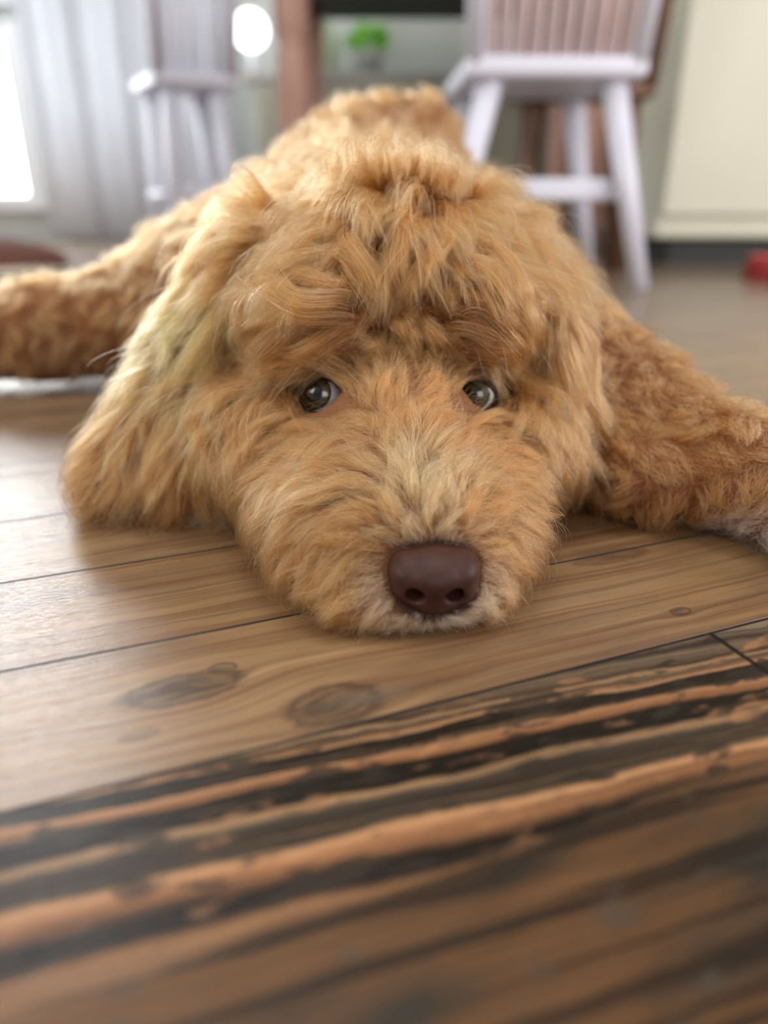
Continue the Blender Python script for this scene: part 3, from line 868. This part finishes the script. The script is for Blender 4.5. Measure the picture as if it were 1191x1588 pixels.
fur_m = bpy.data.materials.new('apricot_fur'); fur_m.use_nodes = True
nt = fur_m.node_tree; N_ = nt.nodes; N_.remove(N_['Principled BSDF'])
hb = N_.new('ShaderNodeBsdfHairPrincipled'); hb.parametrization = 'COLOR'
hb.inputs['Roughness'].default_value = 0.34; hb.inputs['Radial Roughness'].default_value = 0.6; hb.inputs['Coat'].default_value = 0.0; hb.inputs['IOR'].default_value = 1.45
at_ = N_.new('ShaderNodeAttribute'); at_.attribute_name = 'fur_tint'
hi_ = N_.new('ShaderNodeHairInfo')
X.nt = nt
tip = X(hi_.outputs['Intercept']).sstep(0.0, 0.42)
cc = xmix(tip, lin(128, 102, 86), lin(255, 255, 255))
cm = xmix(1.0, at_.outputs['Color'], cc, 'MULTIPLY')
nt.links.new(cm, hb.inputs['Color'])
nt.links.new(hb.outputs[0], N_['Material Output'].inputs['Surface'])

def fur_object(name, P, rad, col, label=None):
    N, S = P.shape[:2]
    cu_ = bpy.data.hair_curves.new(name)
    cu_.add_curves([S] * N)
    cu_.attributes['position'].data.foreach_set('vector', P.astype(np.float32).ravel())
    t = np.linspace(0, 1, S)
    r = rad[:, None] * (1 - .75 * t ** 2)[None]
    ra = cu_.attributes.get('radius') or cu_.attributes.new('radius', 'FLOAT', 'POINT')
    ra.data.foreach_set('value', r.astype(np.float32).ravel())
    ca_ = cu_.attributes.new('fur_tint', 'FLOAT_COLOR', 'CURVE')
    ca_.data.foreach_set('color', np.concatenate([col, np.ones((N, 1))], 1).astype(np.float32).ravel())
    o = bpy.data.objects.new(name, cu_); sc.collection.objects.link(o)
    cu_.materials.append(fur_m); o.parent = dog
    if label: o['label'] = label
    return o

DENS = 1.0
crown = np.clip((tcen[:, 2] - .088) / .02, 0, 1)
w_head = HM * vis * np.where(tcen[:, 1] < .36, 1.5, 1.0)
sets = [make_fur(int(80000 * DENS), 3800, 330, w_head * crown, 14, .26, 0, .000080, clump=.80, lmul=.88),
        make_fur(int(95000 * DENS), 4200, 800, w_head * (1 - crown), 14, .24, 0, .000076, clump=.74, lmul=1.3),
        make_fur(int(3600 * DENS), 3600, 1500, w_head * (1 - .92 * crown), 14, .30, 0, .000098, clump=.1, lmul=1.55),
        make_fur(int(24000 * DENS), 3000, 900, HM * vis * (1 - crown) * (tcen[:, 1] < .44), 7, .2, 0, .00006, clump=.4, lmul=.30),
        make_fur(int(12000 * DENS), 1500, 500, np.exp(-(np.linalg.norm(tcen - NOSE_C, axis=1) / .024) ** 4), 7, .1, 0, .00006, clump=.3, lmul=.6)]
sets = [tuple(a + 10000 * q * (k in (3, 4)) for k, a in enumerate(st_)) for q, st_ in enumerate(sets)]
def resample(P, S):
    if P.shape[1] == S: return P
    x = np.linspace(0, P.shape[1] - 1, S); a = np.minimum(x.astype(int), P.shape[1] - 2); f_ = (x - a)[None, :, None]
    return P[:, a] * (1 - f_) + P[:, a + 1] * f_
sets = [(resample(a[0], 14),) + a[1:] for a in sets]
stray = np.concatenate([np.full(len(a[1]), q == 2) for q, a in enumerate(sets)])
P, p, n, gi, li, rad, ln = [np.concatenate(a) for a in zip(*sets)]
ok = keepout(P, p)
P, p, n, gi, li, rad = P[ok], p[ok], n[ok], gi[ok], li[ok], rad[ok]
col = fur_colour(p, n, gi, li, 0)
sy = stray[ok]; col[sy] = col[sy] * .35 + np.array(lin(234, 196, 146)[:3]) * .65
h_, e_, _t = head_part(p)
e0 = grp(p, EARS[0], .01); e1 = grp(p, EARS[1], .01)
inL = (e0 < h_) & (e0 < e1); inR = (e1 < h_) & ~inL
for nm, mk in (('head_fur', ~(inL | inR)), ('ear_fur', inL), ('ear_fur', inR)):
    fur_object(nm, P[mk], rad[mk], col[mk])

# long separate locks lying over the coat: (height above the skin mm, width mm, points along the lock)
LOCKS = [
    (13, 5.5, [(577, 512), (532, 503), (467, 533), (416, 580), (376, 630)]), (12, 5, [(575, 530), (522, 520), (462, 550), (418, 598), (385, 645)]),
    (13, 5, [(560, 500), (500, 486), (430, 526), (372, 590), (332, 660)]), (15, 5, [(580, 500), (530, 478), (470, 478), (425, 450), (396, 428)]),
    (15, 5, [(542, 431), (487, 416), (426, 432), (380, 446)]), (15, 5, [(552, 386), (492, 384), (426, 414), (376, 440)]), (16, 5, [(562, 346), (492, 341), (441, 361), (390, 388)]),
    (14, 6, [(400, 440), (351, 492), (305, 552), (272, 620)]), (14, 6, [(441, 467), (396, 512), (356, 557), (325, 613), (308, 680)]), (12, 5, [(416, 532), (381, 572), (351, 628), (338, 690)]),
    (16, 5, [(562, 355), (550, 401), (570, 452), (588, 486)]), (16, 5, [(633, 320), (622, 381), (617, 431), (640, 476)]), (16, 5, [(688, 331), (680, 396), (655, 447), (612, 486)]), (16, 5, [(606, 300), (582, 352), (576, 400)]),
    (12, 3.5, [(598, 490), (616, 512), (638, 549)]), (12, 3.5, [(643, 490), (676, 515), (694, 540)]), (12, 3, [(622, 500), (640, 530), (646, 560)]),
    (12, 5, [(690, 545), (723, 524), (772, 530), (804, 580), (826, 655)]), (13, 5, [(690, 512), (734, 492), (784, 523), (818, 580), (838, 645)]), (14, 5, [(686, 447), (734, 440), (776, 480), (802, 535)]),
    (15, 5, [(700, 396), (749, 422), (788, 475), (812, 540)]), (16, 6, [(690, 341), (744, 358), (790, 401), (825, 457), (846, 520)]), (12, 5, [(850, 480), (868, 540), (880, 610), (886, 670)]), (13, 5, [(826, 420), (850, 480), (862, 560), (870, 630)]), (15, 5, [(780, 330), (825, 385), (852, 450)]),
    (17, 5, [(540, 330), (520, 290), (470, 268), (430, 262)]), (18, 5, [(610, 290), (596, 255), (620, 238), (640, 248)]), (17, 5, [(480, 330), (430, 330), (370, 350), (330, 372)]), (17, 5, [(660, 300), (700, 285), (750, 300), (790, 335)]),
    (7, 3.2, [(587, 688), (527, 694), (488, 724), (460, 764)]), (7, 3.2, [(602, 780), (552, 757), (501, 772), (465, 818)]), (7, 3.2, [(602, 822), (542, 812), (488, 834), (446, 878)]), (6, 3, [(597, 852), (542, 842), (499, 883), (472, 928)]),
    (7, 3, [(441, 686), (401, 706), (350, 725)]), (6, 2.5, [(520, 672), (470, 668), (424, 684)]), (7, 3, [(470, 720), (420, 745), (385, 800)]), (7, 3, [(430, 790), (405, 830), (395, 868)]), (7, 3, [(545, 735), (495, 750), (450, 790), (425, 840)]), (6, 3, [(560, 880), (520, 905), (497, 945)]),
    (7, 2.5, [(650, 706), (678, 660), (708, 652)]), (8, 2.0, [(698, 701), (728, 668), (764, 650), (796, 654)]), (7, 3.2, [(735, 752), (784, 736), (829, 764), (850, 815)]), (6, 3.2, [(743, 802), (789, 792), (834, 818), (856, 850)]), (6, 3, [(750, 850), (795, 850), (830, 880)]), (7, 3, [(760, 700), (810, 712), (848, 750)]),
    (6, 2.8, [(664, 822), (668, 780), (700, 748)]), (6, 2.8, [(702, 824), (724, 792), (736, 752)]), (6, 2.8, [(624, 824), (602, 792), (580, 764)]), (6, 2.5, [(645, 800), (640, 755), (625, 715)]), (6, 2.5, [(627, 694), (620, 656), (642, 628)]), (5, 2.5, [(590, 640), (596, 605), (612, 572)]), (5, 2.5, [(655, 620), (668, 585), (662, 560)]), (7, 2.8, [(680, 745), (690, 705), (728, 680)]),
    (9, 5, [(270, 500), (225, 560), (185, 640), (140, 720)]), (9, 5, [(300, 560), (262, 620), (222, 700), (200, 790)]), (9, 5, [(250, 640), (205, 700), (150, 760), (112, 790)]), (9, 4, [(285, 690), (262, 750), (250, 815)]),
]
def trace_many(xy):
    D = np.array([at(x, y, 1.0) for x, y in xy]) - CAM; D /= np.linalg.norm(D, axis=1, keepdims=True)
    t = np.full(len(D), .2); hit = np.zeros(len(D), bool)
    for _ in range(90):
        sd = sdf(CAM + D * t[:, None]); hit |= sd < 3e-4
        t = np.where(hit | (t > .62), t, t + np.maximum(sd, 2e-4) * .85)
    return CAM + D * t[:, None], hit
def spline(Q, m):
    Q = np.concatenate([2 * Q[:1] - Q[1:2], Q, 2 * Q[-1:] - Q[-2:-1]]); x = np.linspace(0, len(Q) - 3 - 1e-6, m)
    i = x.astype(int); f_ = (x - i)[:, None]; a, b, c_, d = Q[i], Q[i + 1], Q[i + 2], Q[i + 3]
    return .5 * (2 * b + (c_ - a) * f_ + (2 * a - 5 * b + 4 * c_ - d) * f_ ** 2 + (3 * b - a - 3 * c_ + d) * f_ ** 3)
LP_, lk_id = [], []
S_ = 14
for li_, (hh, ww, pts_) in enumerate(LOCKS):
    for cpy in range(6 if hh > 10 else 4):
        jit = rs.normal(size=2) * (0 if cpy == 0 else ww * 3.2)
        q2 = np.array(pts_, float) + jit + rs.normal(size=(len(pts_), 2)) * (1.5 if cpy == 0 else 5)
        Q, hit = trace_many([tuple(v_) for v_ in q2])
        if hit.sum() < 2: continue
        Q = Q[hit]
        if np.abs(np.diff(Q[:, 1])).max() > .06: continue
        nr = grad(Q, .004); tq = np.linspace(0, 1, len(Q))
        hq = (hh + 1.5 * (hh > 10)) / 1000 * np.array([np.interp(x, [0, .3, .7, 1], [.10, .95, 1.0, .62]) for x in tq]) * (1 if cpy == 0 else rs.uniform(.45, .95))
        C_ = spline(Q + nr * hq[:, None], 48)
        tg = np.gradient(C_, axis=0); tg /= np.linalg.norm(tg, axis=1, keepdims=True)
        nn = spline(nr, 48); nn -= tg * (nn * tg).sum(1, keepdims=True); nn /= np.linalg.norm(nn, axis=1, keepdims=True)
        sd_ = np.cross(tg, nn)
        K = int((150 if cpy == 0 else 95) * (ww / 4) ** .8)
        t0, t1 = rs.rand(K) ** 1.3 * .45, rs.uniform(.62, 1.0, K)
        T_ = t0[:, None] + (t1 - t0)[:, None] * np.linspace(0, 1, S_)[None]
        ix = np.clip(T_ * 47, 0, 46.999); a_ = ix.astype(int); f_ = (ix - a_)[..., None]
        base_ = C_[a_] * (1 - f_) + C_[a_ + 1] * f_
        rr, th_ = np.sqrt(rs.rand(K)), rs.rand(K) * 6.28
        wp = np.interp(T_, [0, .25, .7, 1.0], [.6, 1.15, 1.2, .75]) * ww / 1000 * (1 if cpy == 0 else .8)
        wig = rs.rand(K)[:, None] * 6.28
        base_ = base_ + sd_[a_] * ((rr * np.cos(th_))[:, None] * wp + .0009 * np.sin(T_ * 9 + wig) * T_)[..., None] + nn[a_] * ((rr * np.sin(th_))[:, None] * wp * .36 + .0009 * np.sin(T_ * 9 + wig))[..., None]
        # roots tuck down to the skin
        sdr = sdf(base_[:, 0]); base_[:, 0] -= grad(base_[:, 0]) * (sdr * .9)[:, None]; base_[:, 1] = (base_[:, 1] + (base_[:, 0] + base_[:, 2]) / 2) / 2
        fly = rs.rand(K) < .22; base_[fly] += (rs.normal(size=(fly.sum(), 3)) * .004)[:, None] * np.linspace(0, 1, S_)[None, :, None] ** 1.5
        base_[..., 2] = np.maximum(base_[..., 2], .001)
        LP_.append(base_); lk_id.append(np.full(K, li_ * 8 + cpy))
LP_ = np.concatenate(LP_); lk_id = np.concatenate(lk_id)
ok = keepout(LP_, LP_[:, 0])
LP_, lk_id = LP_[ok], lk_id[ok]
col = fur_colour(LP_[:, 5], None, lk_id * 37 + rs.randint(0, 12, len(lk_id)), lk_id * 5 + rs.randint(0, 4, len(lk_id)), 0)
fur_object('long_locks', LP_, .000082 * (.7 + .6 * rs.rand(len(LP_))), col)

w_body = (~HM) * vis * np.where(tcen[:, 1] < .62, 2.0, 1.0)
P, p, n, gi, li, rad, ln = make_fur(int(90000 * DENS), 5000, 1100, w_body, 9, .75, 1, .00016, clump=.7)
ok = keepout(P, p)
P, p, n, gi, li, rad = P[ok], p[ok], n[ok], gi[ok], li[ok], rad[ok]
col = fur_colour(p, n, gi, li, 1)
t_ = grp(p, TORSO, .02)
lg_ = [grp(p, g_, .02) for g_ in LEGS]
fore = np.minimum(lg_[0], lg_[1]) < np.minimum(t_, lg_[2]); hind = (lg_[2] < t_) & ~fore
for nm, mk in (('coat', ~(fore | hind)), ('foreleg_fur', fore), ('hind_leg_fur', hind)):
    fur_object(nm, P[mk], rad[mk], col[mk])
